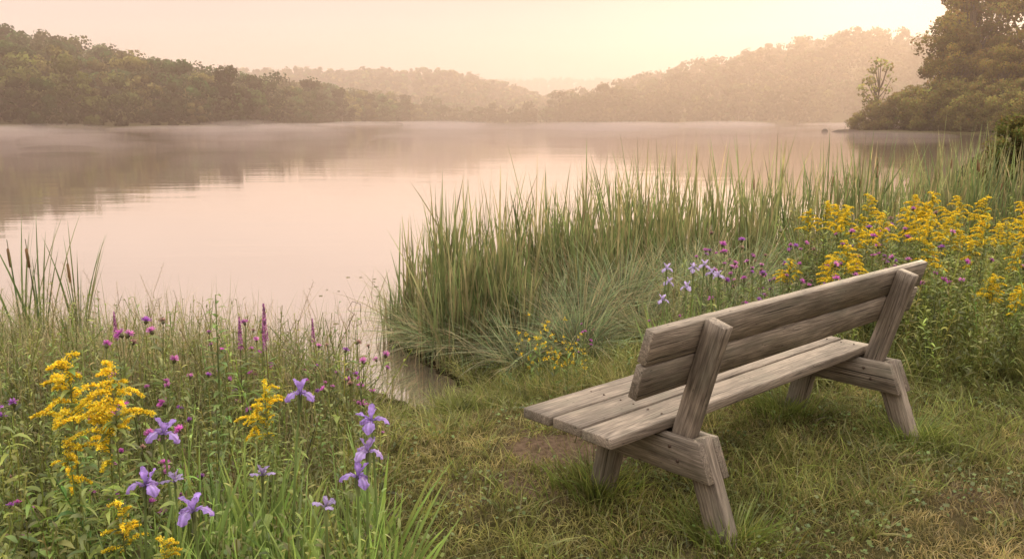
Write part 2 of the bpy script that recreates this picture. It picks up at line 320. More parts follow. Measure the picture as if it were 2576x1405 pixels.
TG=np.array([(.036,.066,.02),(.046,.075,.022),(.085,.092,.026),(.03,.053,.018),(.10,.088,.028),(.052,.058,.022)])
def sel(x,y,s,mask): return np.stack([x,y,gz(x,y,s)-.4],-1)[mask]
x,y=grid(-330,-40,175,620,8.2); s=sd(x,y); a=x/y; mk=(s>1.5)&(s<150)&(a>-.72)&(a<-.08)
pl=sel(x,y,s,mk); hts=U(9,20,len(pl))*np.where(s[mk]<8,.75,1)
forest('wooded_hillside',pl,hts,560,.55,TG,'dense green deciduous forest on the hillside above the lake')
x,y=grid(-60,480,470,780,10.5); s=sd(x,y); a=x/y; mk=(s>1)&(s<215)&(a>-.09)&(a<.66)&(y>495)&((s<14)|(a>.05))
pr=sel(x,y,s,mk); hts=U(9,23,len(pr))*np.where((s[mk]<14)&(a[mk]<.1),.7,1)
forest('hazy_wooded_hillside',pr,hts,240,1.1,TG*.5,'golden hazy deciduous forest on the hillside beyond the lake')
x,y=grid(-260,120,690,860,10); a=x/y; mk=(a>-.36)&(a<.12); p1=sel(x,y,sd(x,y),mk)
x,y=grid(-160,420,1180,1330,13); a=x/y; mk=(a>-.12)&(a<.3); p2=sel(x,y,sd(x,y),mk)
x,y=grid(-110,70,598,690,8); s=sd(x,y); p3=sel(x,y,s,(s>2)&(s<60)&(U(0,1,len(x))<.6))
pm=np.concatenate([p1,p2]); forest('distant_wooded_ridge',pm,U(8,15,len(pm)),80,1.8,TG,'pale far wooded ridge fading into morning haze')
forest('far_shore_scrub',p3,U(3,12,len(p3)),130,.9,TG*.45,'low scrubby trees along the far lake shore')
def make_tree(h,rx,nleaf,leaf,ncl,low,tint,lean=0.,clr=.12):
    P,Nn,sh,c=crown(nleaf,ncl,low,rx,clr,U(.2,.9),.5)
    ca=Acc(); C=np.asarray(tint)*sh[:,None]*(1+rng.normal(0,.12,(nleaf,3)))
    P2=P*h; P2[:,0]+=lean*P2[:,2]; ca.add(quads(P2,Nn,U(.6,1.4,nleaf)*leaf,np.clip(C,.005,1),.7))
    ta=Acc(); zz=np.linspace(0,.92,9)
    tr=np.stack([np.sin(zz*5)*.012*h+lean*zz*h,np.cos(zz*4)*.01*h,zz*h-.3],-1); ta.add(tube(tr,np.interp(zz,[0,.05,1],[.03,.022,.003])*h*.8,8,(.09,.07,.05)))
    for q in c:
        q=q*h; q[0]+=lean*q[2]; z0=max(q[2]*.62,low*h*.7); b=np.array([np.interp(z0,tr[:,2],tr[:,0]),np.interp(z0,tr[:,2],tr[:,1]),z0])
        mid=(b+q)/2+np.array([0,0,-.03*h]); ta.add(tube([b,mid,q],[.009*h,.006*h,.002*h],5,(.08,.062,.045)))
    return ta.mesh('trunk',M_bark,True),ca.mesh('crown',M_tree)
big=[make_tree(25,.32,12000,.28,52,.06,(.17,.135,.032),clr=.095),make_tree(26,.36,12000,.28,56,.03,(.16,.125,.03),clr=.095)]
for (x,y,sc,r,lb) in ((73.2,141,.97,0,0),(83,133,1.02,2,1),(95,140,1.1,4,0),(79,150,.9,1,1),(88,118,.9,5,1),(86,146,1.15,3,0),(70,138,.55,2,1),(76,126,.6,4,0),(74,116,.66,1,1),(71,127,.5,3,0)):
    t=big[lb]; thing('tree','tall leafy deciduous tree standing on the lake shore','tree',(x,y,float(gz([x],[y])[0])-.2),r,[('trunk',t[0]),('crown',t[1])],'tall trees on the shore',sc)
sm=make_tree(12.5,.28,420,.25,22,.38,(.26,.25,.08),.03,clr=.085)
thing('sapling','thin sparse sapling with bare trunk by the water','tree',(61.0,146,-.2),.5,[('trunk',sm[0]),('crown',sm[1])])
sh_=make_tree(5,.75,5500,.13,34,.0,(.15,.13,.036),clr=.2)
for (x,y,sc) in ((57.8,144,.65),(60.2,144,.95),(62.5,142,1.15),(65,143,1.4),(66,137,1.5),(70,141,1.6),(63.5,131,1.15),(66.5,130,1.5),(70,130,1.6),(64.5,122,1.1),(68,121,1.4),(72,121,1.6),(65,113,1.1),(69,112,1.5),(74,110,1.6),(62,104,.9),(67,103,1.4),(56,94,.9),(60,98,1.)):
    thing('shrub','rounded green shrub at the waterline','shrub',(x,y,-.3),U(0,6),[('branches',sh_[0]),('foliage',sh_[1])],'shrubs along the shore',sc)
md=[make_tree(17,.36,1700,.55,24,.04,(.026,.032,.012),clr=.14),make_tree(17,.3,1700,.55,20,.08,(.03,.034,.013),clr=.13)]
for (x,y,h_) in ((-84,262,18),(-90,300,17),(-86,372,19),(-80,410,17),(-76,470,16),(-66,530,15),(-68,556,18),(-60,606,14),(-73,540,15),(-13,606,14),(62,585,26),(70,590,23),(52,590,18),(120,625,25),(26,604,16),(14,606,13),(34,600,14),(43,597,17),(78,580,20),(86,577,15),(96,575,19),(106,570,14),(118,566,18),(131,562,14),(145,556,18),(200,690,22),(160,553,15),(176,545,18),(192,540,15),(160,640,22),(230,700,24),(262,720,22)):
    t=md[int(U(0,2))]; thing('tree','hazy leafy tree rising above the far shoreline woods','tree',(x,y,float(gz([x],[y])[0])-.5),U(0,6),[('trunk',t[0]),('crown',t[1])],'trees on the far shore',h_/17)
ns_=[make_tree(2.2,.42,9000,.025,64,.0,(.15,.145,.045),clr=.085),make_tree(2.0,.5,9000,.025,64,.0,(.16,.145,.05),clr=.085)]
for (x,y,sc,k) in ((7.7,13.0,.78,0),(8.2,13.5,.98,1),(7.4,12.2,.6,1),(8.3,12.7,.95,0),(7.8,11.7,.75,1),(8.8,13.6,1.1,0),(8.4,11.9,.9,0),(7.3,11.4,.5,0)):
    t=ns_[k]; thing('shrub','dense leafy green bush beside the reeds','shrub',(x,y,max(float(gz([x],[y])[0]),-.25)-.05),U(0,6),[('branches',t[0]),('foliage',t[1])],'bushes beside the reeds',sc)
# ------------------------------------------------------------------ bench
def board(c,axL,axW,Ln,W,T,sh0=0.,sh1=0.,acc=None,nl=14):
    c=np.array(c,float);axL=nrm(np.array(axL,float));axW=np.array(axW,float);axW=nrm(axW-axL*(axW@axL));axT=np.cross(axL,axW)
    ch=.003; w=W/2;t=T/2
    sec=np.array([(-w+ch,-t),(w-ch,-t),(w,-t+ch),(w,t-ch),(w-ch,t),(-w+ch,t),(-w,t-ch),(-w,-t+ch)])
    ls=np.concatenate([[-Ln/2],np.linspace(-Ln/2+ch,Ln/2-ch,nl),[Ln/2]]); k=len(ls)
    off=rng.uniform(0,30,3); V=[];G=[]
    for i,l in enumerate(ls):
        f=1-(ch*1.2/min(w,t) if i in (0,k-1) else 0)
        jit=rng.normal(0,.0006,(8,2))
        for q,(a,b) in enumerate(sec):
            a2,b2=a*(1-(1-f)*t/w),b*f; a2+=jit[q,0];b2+=jit[q,1]
            ll=l+(sh0*a if i<k/2 else sh1*a)*(1 if (i<=1 or i>=k-2) else abs(l)/(Ln/2))
            V.append(c+axL*ll+axW*a2+axT*b2); G.append((ll+off[0],a2+off[1],b2+off[2]))
    F=[]
    for i in range(k-1):
        for j in range(8): F.append((i*8+j,i*8+(j+1)%8,i*8+8+(j+1)%8,i*8+8+j))
    for b0,rev in ((0,True),((k-1)*8,False)):
        for q in [(0,1,2,7),(2,3,6,7),(3,4,5,6)]: F.append(tuple(b0+z for z in (q[::-1] if rev else q)))
    acc.append((np.array(V),np.array(F),np.array(G)))
def bmesh_(name,accs):
    V=[];F=[];G=[];n=0
    for v,f,g_ in accs: V.append(v);F.append(f+n);G.append(g_);n+=len(v)
    me=mesh_np(name,np.concatenate(V),np.concatenate(F),None,M_wood)
    a=me.attributes.new('gc','FLOAT_VECTOR','POINT'); a.data.foreach_set('vector',np.concatenate(G).astype(np.float32).ravel()); return me
TH=R(42)
bench=obj('park_bench',None,None,(1.136,3.848,0),(0,0,TH)); bench['label']='weathered grey wooden bench with leaning plank backrest on grass'; bench['category']='bench'
A=[]
for k,(yc,wd) in enumerate(((.287,.151),(.121,.151),(-.045,.151))): board((-.115+(0,.006,-.004)[k],yc,.42),(1,0,0),(0,1,0),2.05,wd,.042,acc=A,nl=30)
obj('seat',bmesh_('seat',A),bench)
lean=np.array([0,-.287,1.]);lean/=np.linalg.norm(lean); nb=np.array([0,1,.287]);nb/=np.linalg.norm(nb)
def yb(z): return -.131-(z-.385)*.287
A=[]
for zc,wd in ((.7985,.1365),(.659,.1365)):
    p=np.array([.0425,yb(zc),zc])+nb*.0215; board(p,(1,0,0),lean,2.275,wd,.041,acc=A,nl=32)
obj('backrest',bmesh_('backrest',A),bench)
for xs_ in (-.775,.83):
    A=[]; z0,z1=.27,.872; p0=np.array([xs_,yb(z0),z0]);p1=np.array([xs_,yb(z1),z1]); c=(p0+p1)/2-nb*.046
    board(c,lean,(0,1,0),np.linalg.norm(p1-p0),.09,.056,acc=A); obj('backrest_post',bmesh_('post',A),bench)
    for (yf,yt) in ((-.385,-.235),(.25,.165)):
        A=[]; p0=np.array([xs_,yf-(yt-yf)*.12,-.05]);p1=np.array([xs_,yt,.386]); board((p0+p1)/2,p1-p0,(0,1,0),np.linalg.norm(p1-p0),.105,.059,acc=A)
        obj('leg',bmesh_('leg',A),bench)
    for dx in (-.0495,.0495):
        A=[]; board((xs_+dx,-.025,.318),(0,1,0),(0,0,1),.59,.148,.037,sh0=.40,sh1=-.25,acc=A); obj('seat_brace',bmesh_('brace',A),bench)
    for (yy,zz) in ((-.20,.30),(-.16,.35),(.18,.31)):
        pts=[(xs_-.066,yy,zz),(xs_-.072,yy,zz),(xs_-.0745,yy,zz),(xs_-.075,yy,zz)]
        ac=Acc(); ac.add(tube(pts,[.007,.007,.005,.0001],10)); obj('bolt_head',ac.mesh('bolt',M_metal),bench)
for xs_ in (-.775,.83):
    for yc in (.285,.121,-.03):
        for dy in (-.035,.035):
            ac=Acc(); ac.add(tube([(xs_+U(-.01,.01),yc+dy,.438),(xs_,yc+dy,.4425),(xs_,yc+dy,.4428)],[.0045,.0045,.0001],8)); obj('screw_head',ac.mesh('screw',M_metal),bench)
# ------------------------------------------------------------------ lawn
def onland(x,y,m=.05): return sd(x,y)>m
def P3(x,y,dz=0.): return np.stack([x,y,gz(x,y)+dz],-1)
def grass(n,x0,x1,y0,y1,h0,h1,w,cg,cd,mask=None,ns=2,bend=.5,dry=.3):
    x=U(x0,x1,n);y=U(y0,y1,n); s=sd(x,y); k=s>.04
    if mask is not None: k&=mask(x,y)
    x,y=x[k],y[k];n=len(x); P=P3(x,y,-.005)
    pn=wob(x,y,3.1)*.5+.5; pn2=wob(x+7,y-3,1.4)*.5+.5; pn3=wob(x-2,y+5,11)*.5+.5
    a=U(0,2*np.pi,n); D=nrm(np.stack([np.cos(a)*.35,np.sin(a)*.35,np.ones(n)],-1)); a2=a+rng.normal(0,.8,n)
    b=np.abs(rng.normal(0,bend,n)); B=np.stack([np.cos(a2)*b,np.sin(a2)*b,-b*.6],-1)
    Ls=U(h0,h1,n)*(.45+.7*pn+.4*pn3)
    f=np.clip(dry*(1.5-pn2*1.3)+rng.normal(0,.22,n),0,1)[:,None]
    c=np.asarray(cg)*(1-f)+np.asarray(cd)*f; c=c*(1+rng.normal(0,.25,(n,1)))*(.65+.45*pn+.3*pn3)[:,None]
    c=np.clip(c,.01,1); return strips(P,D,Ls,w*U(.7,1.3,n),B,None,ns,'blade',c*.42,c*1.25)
def dirt(x,y):
    d=((x-.25)/.30)**2+((y-3.98)/.21)**2+.5*wob(x,y,7)
    p=smooth(.4,1.9,d)*.93+.07
    return (U(0,1,len(x))<p*(.8+.2*smooth(-.7,.1,wob(x,y,4.3))))
def tufts(x,y):
    q=np.sin(x*7.3+np.sin(y*5.1)*1.7)*np.sin(y*8.9+np.sin(x*6.1)*1.9); return q>.25
G1=(.27,.27,.075);G2=(.50,.37,.18);G3=(.24,.29,.065)
ac=Acc()
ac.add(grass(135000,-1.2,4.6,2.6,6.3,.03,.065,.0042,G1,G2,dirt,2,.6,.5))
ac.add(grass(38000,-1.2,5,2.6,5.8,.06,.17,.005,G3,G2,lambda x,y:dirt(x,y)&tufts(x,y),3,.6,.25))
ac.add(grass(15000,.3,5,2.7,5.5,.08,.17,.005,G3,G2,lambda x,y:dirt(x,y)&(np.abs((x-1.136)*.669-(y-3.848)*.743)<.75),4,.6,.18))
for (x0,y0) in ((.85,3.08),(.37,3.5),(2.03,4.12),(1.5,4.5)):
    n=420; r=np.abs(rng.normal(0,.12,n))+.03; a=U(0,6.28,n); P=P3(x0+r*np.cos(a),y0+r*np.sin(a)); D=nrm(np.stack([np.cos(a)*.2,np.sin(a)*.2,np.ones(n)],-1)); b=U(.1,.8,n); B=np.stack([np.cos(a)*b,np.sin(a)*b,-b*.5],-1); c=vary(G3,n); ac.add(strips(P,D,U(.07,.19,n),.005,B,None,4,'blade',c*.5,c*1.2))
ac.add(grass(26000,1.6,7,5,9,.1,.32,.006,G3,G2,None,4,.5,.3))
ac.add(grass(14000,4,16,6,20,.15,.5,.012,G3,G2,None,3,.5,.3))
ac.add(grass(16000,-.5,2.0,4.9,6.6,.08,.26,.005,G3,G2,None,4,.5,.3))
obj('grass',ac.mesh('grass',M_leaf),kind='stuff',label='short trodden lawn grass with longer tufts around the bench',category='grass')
n=9000; x=U(-1,4,n);y=U(2.7,5.6,n); k=(wob(x,y,3.7)>.0)&onland(x,y,.4); x,y=x[k],y[k]; P=P3(x,y,0); P[:,2]+=U(.01,.07,len(x))
ac=Acc(); ac.add(quads(P,nrm(rng.normal(0,.45,(len(x),3))+np.array([0,0,1])),U(.006,.013,len(x)),vary((.20,.26,.08),len(x)),.85))
obj('clover',ac.mesh('clover',M_leaf),kind='stuff',label='low clover leaves scattered through the lawn',category='ground cover')
# ------------------------------------------------------------------ meadow undergrowth
def leafy(xy,h,nl,ll,lw,colr,acc,lean=.12,droop=.5,up=.7,stemw=.0035,start=.08):
    n=len(xy); P=P3(xy[:,0],xy[:,1],-.01); a=U(0,6.28,n); ln=np.abs(rng.normal(0,lean,n))
    D=nrm(np.stack([np.cos(a)*ln,np.sin(a)*ln,np.ones(n)],-1)); B=np.stack([np.cos(a)*ln,np.sin(a)*ln,0*a],-1)*.6
    C=vary(colr,n,.22,.1); acc.add(strips(P,D,h,stemw,B,None,4,'flat',C*.8,C)); acc.add(strips(P,D,h,stemw,B,None,4,'flat',C*.8,C))
    for j in range(nl):
        tt=(j+U(0,1,n))/nl; t=start+(1-start)*tt; Q=P+h[:,None]*(D*t[:,None]+B*(t**2)[:,None])
        az=a+j*2.4+U(-.4,.4,n); u=up*U(.6,1.6,n)
        d=nrm(np.stack([np.cos(az),np.sin(az),u],-1)); Lf=ll*U(.6,1.25,n)*(1.15-.6*t)
        bb=np.stack([0*az,0*az,-droop*U(.4,1.4,n)],-1); sd_=np.stack([-np.sin(az),np.cos(az),rng.normal(0,.35,n)],-1)
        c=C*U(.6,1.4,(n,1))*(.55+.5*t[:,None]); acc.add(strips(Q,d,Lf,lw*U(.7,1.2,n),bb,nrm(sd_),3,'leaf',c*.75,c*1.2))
def bnd(y): return np.interp(y,[1.8,2.2,3.3,4.2,5.0,5.9],[-.32,-.38,-.52,-.75,-1.0,-1.25])
def leftpts(n,y0,y1):
    y=U(y0,y1,n); x0=-.66*y-.5; xb=bnd(y); x=x0+(xb-x0)*U(0,1,n); k=onland(x,y,.1); return np.stack([x,y],-1)[k]
C1=(.26,.29,.08)
ac=Acc()
p=leftpts(500,1.95,3.2); leafy(p,U(.22,.54,len(p)),20,.07,.010,C1,ac,up=.9)
p=leftpts(760,3.0,4.6); leafy(p,U(.28,.66,len(p)),16,.065,.0095,C1,ac,up=.9,lean=.2)
p=leftpts(620,4.2,6.3); leafy(p,U(.25,.62,len(p)),14,.065,.0095,C1,ac,lean=.2)
p=leftpts(60,2.0,3.4); leafy(p,U(.3,.5,len(p)),10,.10,.022,(.21,.27,.065),ac,droop=.8)
p=leftpts(130,1.95,2.8); p=p[p[:,0]<-.95]; leafy(p,U(.4,.62,len(p)),18,.11,.016,(.24,.31,.07),ac,droop=.7)
obj('undergrowth',ac.mesh('undergrowth',M_leaf),kind='stuff',label='dense leafy green meadow plants covering the bank',category='undergrowth')
def wisps(pts,h0,h1,w,c0,c1,bend=.35,tilt=.2,ns=5):
    n=len(pts);P=P3(pts[:,0],pts[:,1],-.02);a=U(0,6.28,n);tl=np.abs(rng.normal(0,tilt,n))
    D=nrm(np.stack([np.cos(a)*tl,np.sin(a)*tl,np.ones(n)],-1)); b=np.abs(rng.normal(0,bend,n)); B=np.stack([np.cos(a)*b,np.sin(a)*b,-b*.55],-1)
    f=U(0,1,(n,1))**1.5; c=(np.asarray(c0)*(1-f)+np.asarray(c1)*f)*U(.75,1.3,(n,1))
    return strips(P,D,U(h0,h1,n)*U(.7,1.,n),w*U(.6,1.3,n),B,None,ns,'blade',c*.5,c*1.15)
ac=Acc()
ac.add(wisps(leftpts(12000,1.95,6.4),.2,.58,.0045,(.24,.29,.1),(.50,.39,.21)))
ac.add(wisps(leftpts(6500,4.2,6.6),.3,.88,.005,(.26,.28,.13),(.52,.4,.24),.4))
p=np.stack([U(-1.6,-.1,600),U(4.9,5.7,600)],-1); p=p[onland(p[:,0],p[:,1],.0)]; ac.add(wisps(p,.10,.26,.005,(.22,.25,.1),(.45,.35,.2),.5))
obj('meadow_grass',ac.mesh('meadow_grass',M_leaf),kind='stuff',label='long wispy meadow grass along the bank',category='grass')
ac=Acc()
def box(n,x0,x1,y0,y1):
    p=np.stack([U(x0,x1,n),U(y0,y1,n)],-1); return p[onland(p[:,0],p[:,1],.1)]
p=box(480,1.1,3.3,5.1,7.2); leafy(p,U(.25,.6,len(p)),13,.07,.011,C1,ac,up=.9)
p=box(1000,2.5,5.6,4.7,8.2); leafy(p,U(.4,.88,len(p)),22,.09,.014,(.28,.30,.075),ac,up=.9)
p=box(450,4.5,9,7,12); leafy(p,U(.4,.9,len(p)),13,.11,.018,C1,ac)
p=box(170,-.1,1.6,5.1,6.3); leafy(p,U(.12,.3,len(p)),9,.06,.010,(.23,.29,.09),ac)
obj('meadow_undergrowth',ac.mesh('meadow_undergrowth',M_leaf),kind='stuff',label='leafy green meadow plants between reeds and bench',category='undergrowth')
# ------------------------------------------------------------------ reeds
FE=np.array([(-.45,6.2),(-1.0,7.0),(-.6,8.2),(.8,9.3),(3.7,11.3),(6.8,13.6),(9.5,16.4)]);NE=np.array([(-.05,6.15),(0.25,6.6),(.95,7.1),(1.75,7.6),(3.6,8.4),(6.3,10.2),(8.8,12.8)])
def reedpts(n,ret=False,t0=0):
    t=t0+(6-t0)*U(0,1,n)**.82; i_=np.minimum(t.astype(int),5);f=(t-i_)[:,None]; u=U(0,1,n)[:,None]
    A_=FE[i_]*(1-f)+FE[i_+1]*f;B_=NE[i_]*(1-f)+NE[i_+1]*f; p=A_*u+B_*(1-u)+rng.normal(0,1,(n,2))*np.where(t<1.5,.12,.09)[:,None]
    return (p,t) if ret else p
ac=Acc()
nc=520; cl,ct=reedpts(nc,True); n=5600; k=rng.integers(0,nc,n); p=cl[k]+rng.normal(0,.05,(n,2))
P=P3(p[:,0],p[:,1]); P[:,2]=np.maximum(P[:,2],-.5)
a=U(0,6.28,n);tl=np.abs(rng.normal(0,.09,n));D=nrm(np.stack([np.cos(a)*tl,np.sin(a)*tl,np.ones(n)],-1));b=np.abs(rng.normal(0,.10,n));B=np.stack([np.cos(a)*b,np.sin(a)*b,-b*.4],-1)
hh=(U(.60,1.38,nc)*(.86+.085*ct)*(.55+.45*smooth(-1.25,-.45,cl[:,0])))[k]*U(.5,1.1,n)
f=np.clip(rng.normal(.24,.3,(n,1)),0,1); c=np.array((.21,.27,.095))*(1-f)+np.array((.50,.37,.2))*f; c=c*U(.55,1.35,(n,1))
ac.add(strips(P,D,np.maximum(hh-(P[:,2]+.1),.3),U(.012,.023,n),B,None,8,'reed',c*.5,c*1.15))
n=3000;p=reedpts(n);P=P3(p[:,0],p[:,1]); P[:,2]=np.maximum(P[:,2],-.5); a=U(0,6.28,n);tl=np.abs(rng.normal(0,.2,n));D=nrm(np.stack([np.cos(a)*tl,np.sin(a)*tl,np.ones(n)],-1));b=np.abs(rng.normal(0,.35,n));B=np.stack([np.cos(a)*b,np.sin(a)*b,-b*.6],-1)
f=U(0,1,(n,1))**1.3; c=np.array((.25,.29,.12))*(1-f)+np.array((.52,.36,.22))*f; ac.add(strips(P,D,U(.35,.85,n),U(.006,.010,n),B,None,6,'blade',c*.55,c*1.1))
p=np.stack([U(-1.6,-.6,90),U(6.3,8.9,90)],-1); n=len(p); P=np.stack([p[:,0],p[:,1],np.full(n,-.4)],-1); a=U(0,6.28,n)
D=nrm(np.stack([np.cos(a)*.15,np.sin(a)*.15,np.ones(n)],-1)); B=np.stack([np.cos(a),np.sin(a),-.3*np.ones(n)],-1)*U(0,.4,(n,1)); ac.add(strips(P,D,U(.3,.65,n),.006,B,None,5,'blade',vary((.2,.18,.08),n)))
obj('reed_bed',ac.mesh('reed_bed',M_leaf),kind='stuff',label='tall green reeds and cattail leaves growing in shallow water',category='reeds')
def tussock(n,h,colr):
    ac=Acc(); a=U(0,6.28,n); r=np.abs(rng.normal(0,.06,n)); P=np.stack([np.cos(a)*r,np.sin(a)*r,np.full(n,-.03)],-1)
    tl=np.abs(rng.normal(.25,.2,n)); D=nrm(np.stack([np.cos(a)*tl,np.sin(a)*tl,np.ones(n)],-1)); b=U(.1,1.0,n); B=np.stack([np.cos(a)*b*.8,np.sin(a)*b*.8,-b*.75],-1)
    c=vary(colr,n,.3); f=(U(0,1,(n,1))<.22); c=np.where(f,np.array((.56,.46,.27)),c)
    ac.add(strips(P,D,h*U(.5,1.2,n),U(.004,.008,n),B,None,7,'blade',c*.4,c*1.3)); return ac.mesh('tussock_blades',M_leaf)
TS=[tussock(480,.75,(.30,.36,.18)),tussock(420,.65,(.34,.38,.21)),tussock(480,.7,(.27,.34,.14)),tussock(360,.6,(.34,.35,.17))]
for (x,y,s_) in ((.05,5.85,.9),(.3,6.0,1.0),(.55,5.85,.8),(.6,6.3,1.1),(.95,6.5,1.15),(1.25,6.9,1.2),(1.6,7.0,1.1),(.9,6.05,.8),(1.35,6.35,1.0),(1.75,6.6,1.1),(2.1,7.2,1.1),(2.6,7.6,1.2),(1.95,6.2,.7),(-.1,6.1,.9),(-.35,6.35,.8),(-.6,6.6,.8),(-.85,6.9,.8),(-1.0,7.3,.75),(-.3,6.7,1.0),(-2.9,5.6,.7),(-3.6,5.7,.8),(-2.1,5.3,.6),(3.3,8,1.2),(1.0,7.0,1.2),(.2,6.4,1.1),(.5,6.8,1.2),(1.1,5.95,.7),(1.55,6.15,.75)):
    obj('grass_tussock',TS[int(U(0,4))],None,(x+U(-.1,.1),y+U(-.05,.08),max(float(gz([x],[y])[0]),-.27)),(0,0,U(0,6)),s_*U(.95,1.15),label='arching blue-green grass tussock at the reed edge',category='grass',group='grass tussocks by the reeds')
def cattail(h,nb,hd=.12):
    sa=Acc(); pts=[(0,0,0),(.01*h,0,.5*h),(.035*h,0,h)]; sa.add(tube(pts,[.005,.0045,.002],5,(.17,.19,.08)))
    a=U(0,6.28,nb);tl=U(.03,.2,nb);D=nrm(np.stack([np.cos(a)*tl,np.sin(a)*tl,np.ones(nb)],-1));b=U(.02,.22,nb);B=np.stack([np.cos(a)*b,np.sin(a)*b,-b*.4],-1)
    la=Acc(); c=vary((.17,.22,.08),nb,.15); la.add(strips(np.zeros((nb,3)),D,h*U(.85,1.35,nb),U(.011,.017,nb),B,None,8,'reed',c*.6,c*1.1))
    ha=Acc(); z=h; x=.035*h; ha.add(tube([(x-.006,0,z-hd-.05),(x-.006,0,z-hd-.045),(x-.003,0,z-hd/2-.05),(x,0,z-.06),(x,0,z-.05)],[.001,.008,.009,.008,.001],8,(.2,.12,.06)))
    return [('stem',sa.mesh('stem',M_leaf,True)),('leaves',la.mesh('leaves',M_leaf)),('seed_head',ha.mesh('seed_head',M_bark,True))]
CT=[cattail(1.2,9),cattail(1.1,7)]
for i_ in range(26):
    p=reedpts(1,t0=2.2)[0]; thing('cattail','brown-headed cattail with long green blades','cattail',(p[0],p[1],max(float(gz([p[0]],[p[1]])[0]),-.35)),U(0,6),CT[i_%2],'cattails in the reed bed',U(.85,1.05))
CL=[cattail(.86,10),cattail(.78,9)]
for (x,y,s_) in ((-3.12,5.5,1.12),(-3.0,5.75,1.05),(-3.3,5.6,1.1),(-2.92,5.6,.95)):
    thing('cattail','tall green cattail clump at the water edge','cattail',(x,y,-.12),U(0,6),CL[int(U(0,2))],'cattails at the near bank',s_)
# ------------------------------------------------------------------ flowers
def petal(Ln,W,az,e0,e1,colf,nr=12,nc=7,cup=.15,haft=.3,ruf=.004,curvep=1.):
    t=np.linspace(0,1,nr); e=e0+(e1-e0)*t**curvep; ds=Ln/(nr-1)
    r=np.concatenate([[0],np.cumsum(np.cos((e[1:]+e[:-1])/2)*ds)]);z=np.concatenate([[0],np.cumsum(np.sin((e[1:]+e[:-1])/2)*ds)])
    w=W*(haft+(1-haft)*smooth(.2,.6,t))*np.sqrt(np.clip(1-(np.clip(t-.6,0,1)/.405)**2,.01,1))
    u=np.linspace(-1,1,nc); out=np.array([math.cos(az),math.sin(az),0]);sid=np.array([-math.sin(az),math.cos(az),0])
    nor=np.stack([-np.sin(e),np.cos(e)],-1); ph=U(0,6)
    V=[];C=[]
    for i in range(nr):
        for j in range(nc):
            off=-cup*w[i]*u[j]**2+ruf*math.sin(t[i]*17+j*2.6+ph)*abs(u[j])**1.5
            V.append(out*(r[i]+nor[i,0]*off)+sid*(w[i]*.5*u[j]*(1+.06*math.sin(t[i]*23+ph)))+np.array([0,0,z[i]+nor[i,1]*off])); C.append(colf(t[i],u[j]))
    F=[(i*nc+j,i*nc+j+1,(i+1)*nc+j+1,(i+1)*nc+j) for i in range(nr-1) for j in range(nc-1)]
    return np.array(V),np.array(F),np.array(C)
def irisflower(sz=1.,open_=1.,cb=(.38,.25,.64)):
    cb=np.array(cb); ac=Acc()
    def cf(t,u):
        s=max(0,1-abs(u)*1.9)*max(0,1-t/.62); v=cb*(1+.3*math.sin(u*11+t*3))*(.75+.4*t)
        return np.clip(v*(1-s)+(np.array((.85,.66,.12)) if t<.3 else np.array((.85,.8,.75)))*s,0,1)
    def cs(t,u): return np.clip(cb*(.95+.5*t-.25*abs(u)),0,1)
    a0=U(0,6)
    for k in range(3):
        ac.add(petal(.064*sz,.036*sz,a0+k*2.094+U(-.15,.15),R(42),R(-80-18*U(0,1))*open_,cf,cup=.16,haft=.3,ruf=.0045*sz))
        ac.add(petal(.052*sz,.021*sz,a0+1.047+k*2.094+U(-.15,.15),R(68+12*U(-1,1)),R(48+30*U(-1,1)),cs,cup=-.25,haft=.3,ruf=.003*sz))
        ac.add(petal(.028*sz,.010*sz,a0+k*2.094,R(45),R(5),cs,nr=5,nc=3,ruf=.001))
    ac.add(tube([(0,0,-.03*sz),(0,0,-.012*sz),(0,0,.004)],[.003,.006*sz,.004],6,(.17,.2,.08)))
    return ac.mesh('iris_flower',M_petal,True)
IF=[irisflower(.98),irisflower(1.02),irisflower(.93,cb=(.46,.33,.68)),irisflower(.65,.2,(.36,.28,.50)),irisflower(.8,cb=(.55,.44,.74))]
def irisstem(h,lean):
    ac=Acc(); z=np.linspace(0,1,7); pts=np.stack([lean*h*z**2,0*z,h*z],-1); ac.add(tube(pts,[.005,.0048,.0045,.004,.004,.0035,.003],6,(.24,.32,.11)))
    q=pts[4]; ac.add(strips([q],nrm([(.3,.1,1)]),[.1],[.012],[(.1,0,0)],None,4,'leaf',(.24,.32,.11)))
    q=pts[-1]-np.array([0,0,.06]); ac.add(strips([q]*2,nrm([(.12,.05,1),(-.1,.05,1)]),[.07]*2,[.014]*2,None,None,4,'leaf',(.26,.32,.12)))
    return ac.mesh('iris_stem',M_leaf,True)
def irisleaves(n,h):
    ac=Acc(); a=U(0,6.28,n); P=np.stack([rng.normal(0,.03,n),rng.normal(0,.03,n),np.full(n,-.02)],-1); tl=U(.03,.28,n)
    D=nrm(np.stack([np.cos(a)*tl,np.sin(a)*tl,np.ones(n)],-1)); b=U(0,.25,n); B=np.stack([np.cos(a)*b,np.sin(a)*b,-b*.5],-1); c=vary((.22,.31,.085),n,.15,.05)
    ac.add(strips(P,D,h*U(.55,1.05,n),U(.012,.021,n),B,None,8,'reed',c*.5,c*1.15)); return ac.mesh('iris_leaves',M_leaf)
IL=[irisleaves(11,.62),irisleaves(9,.55),irisleaves(12,.58)]
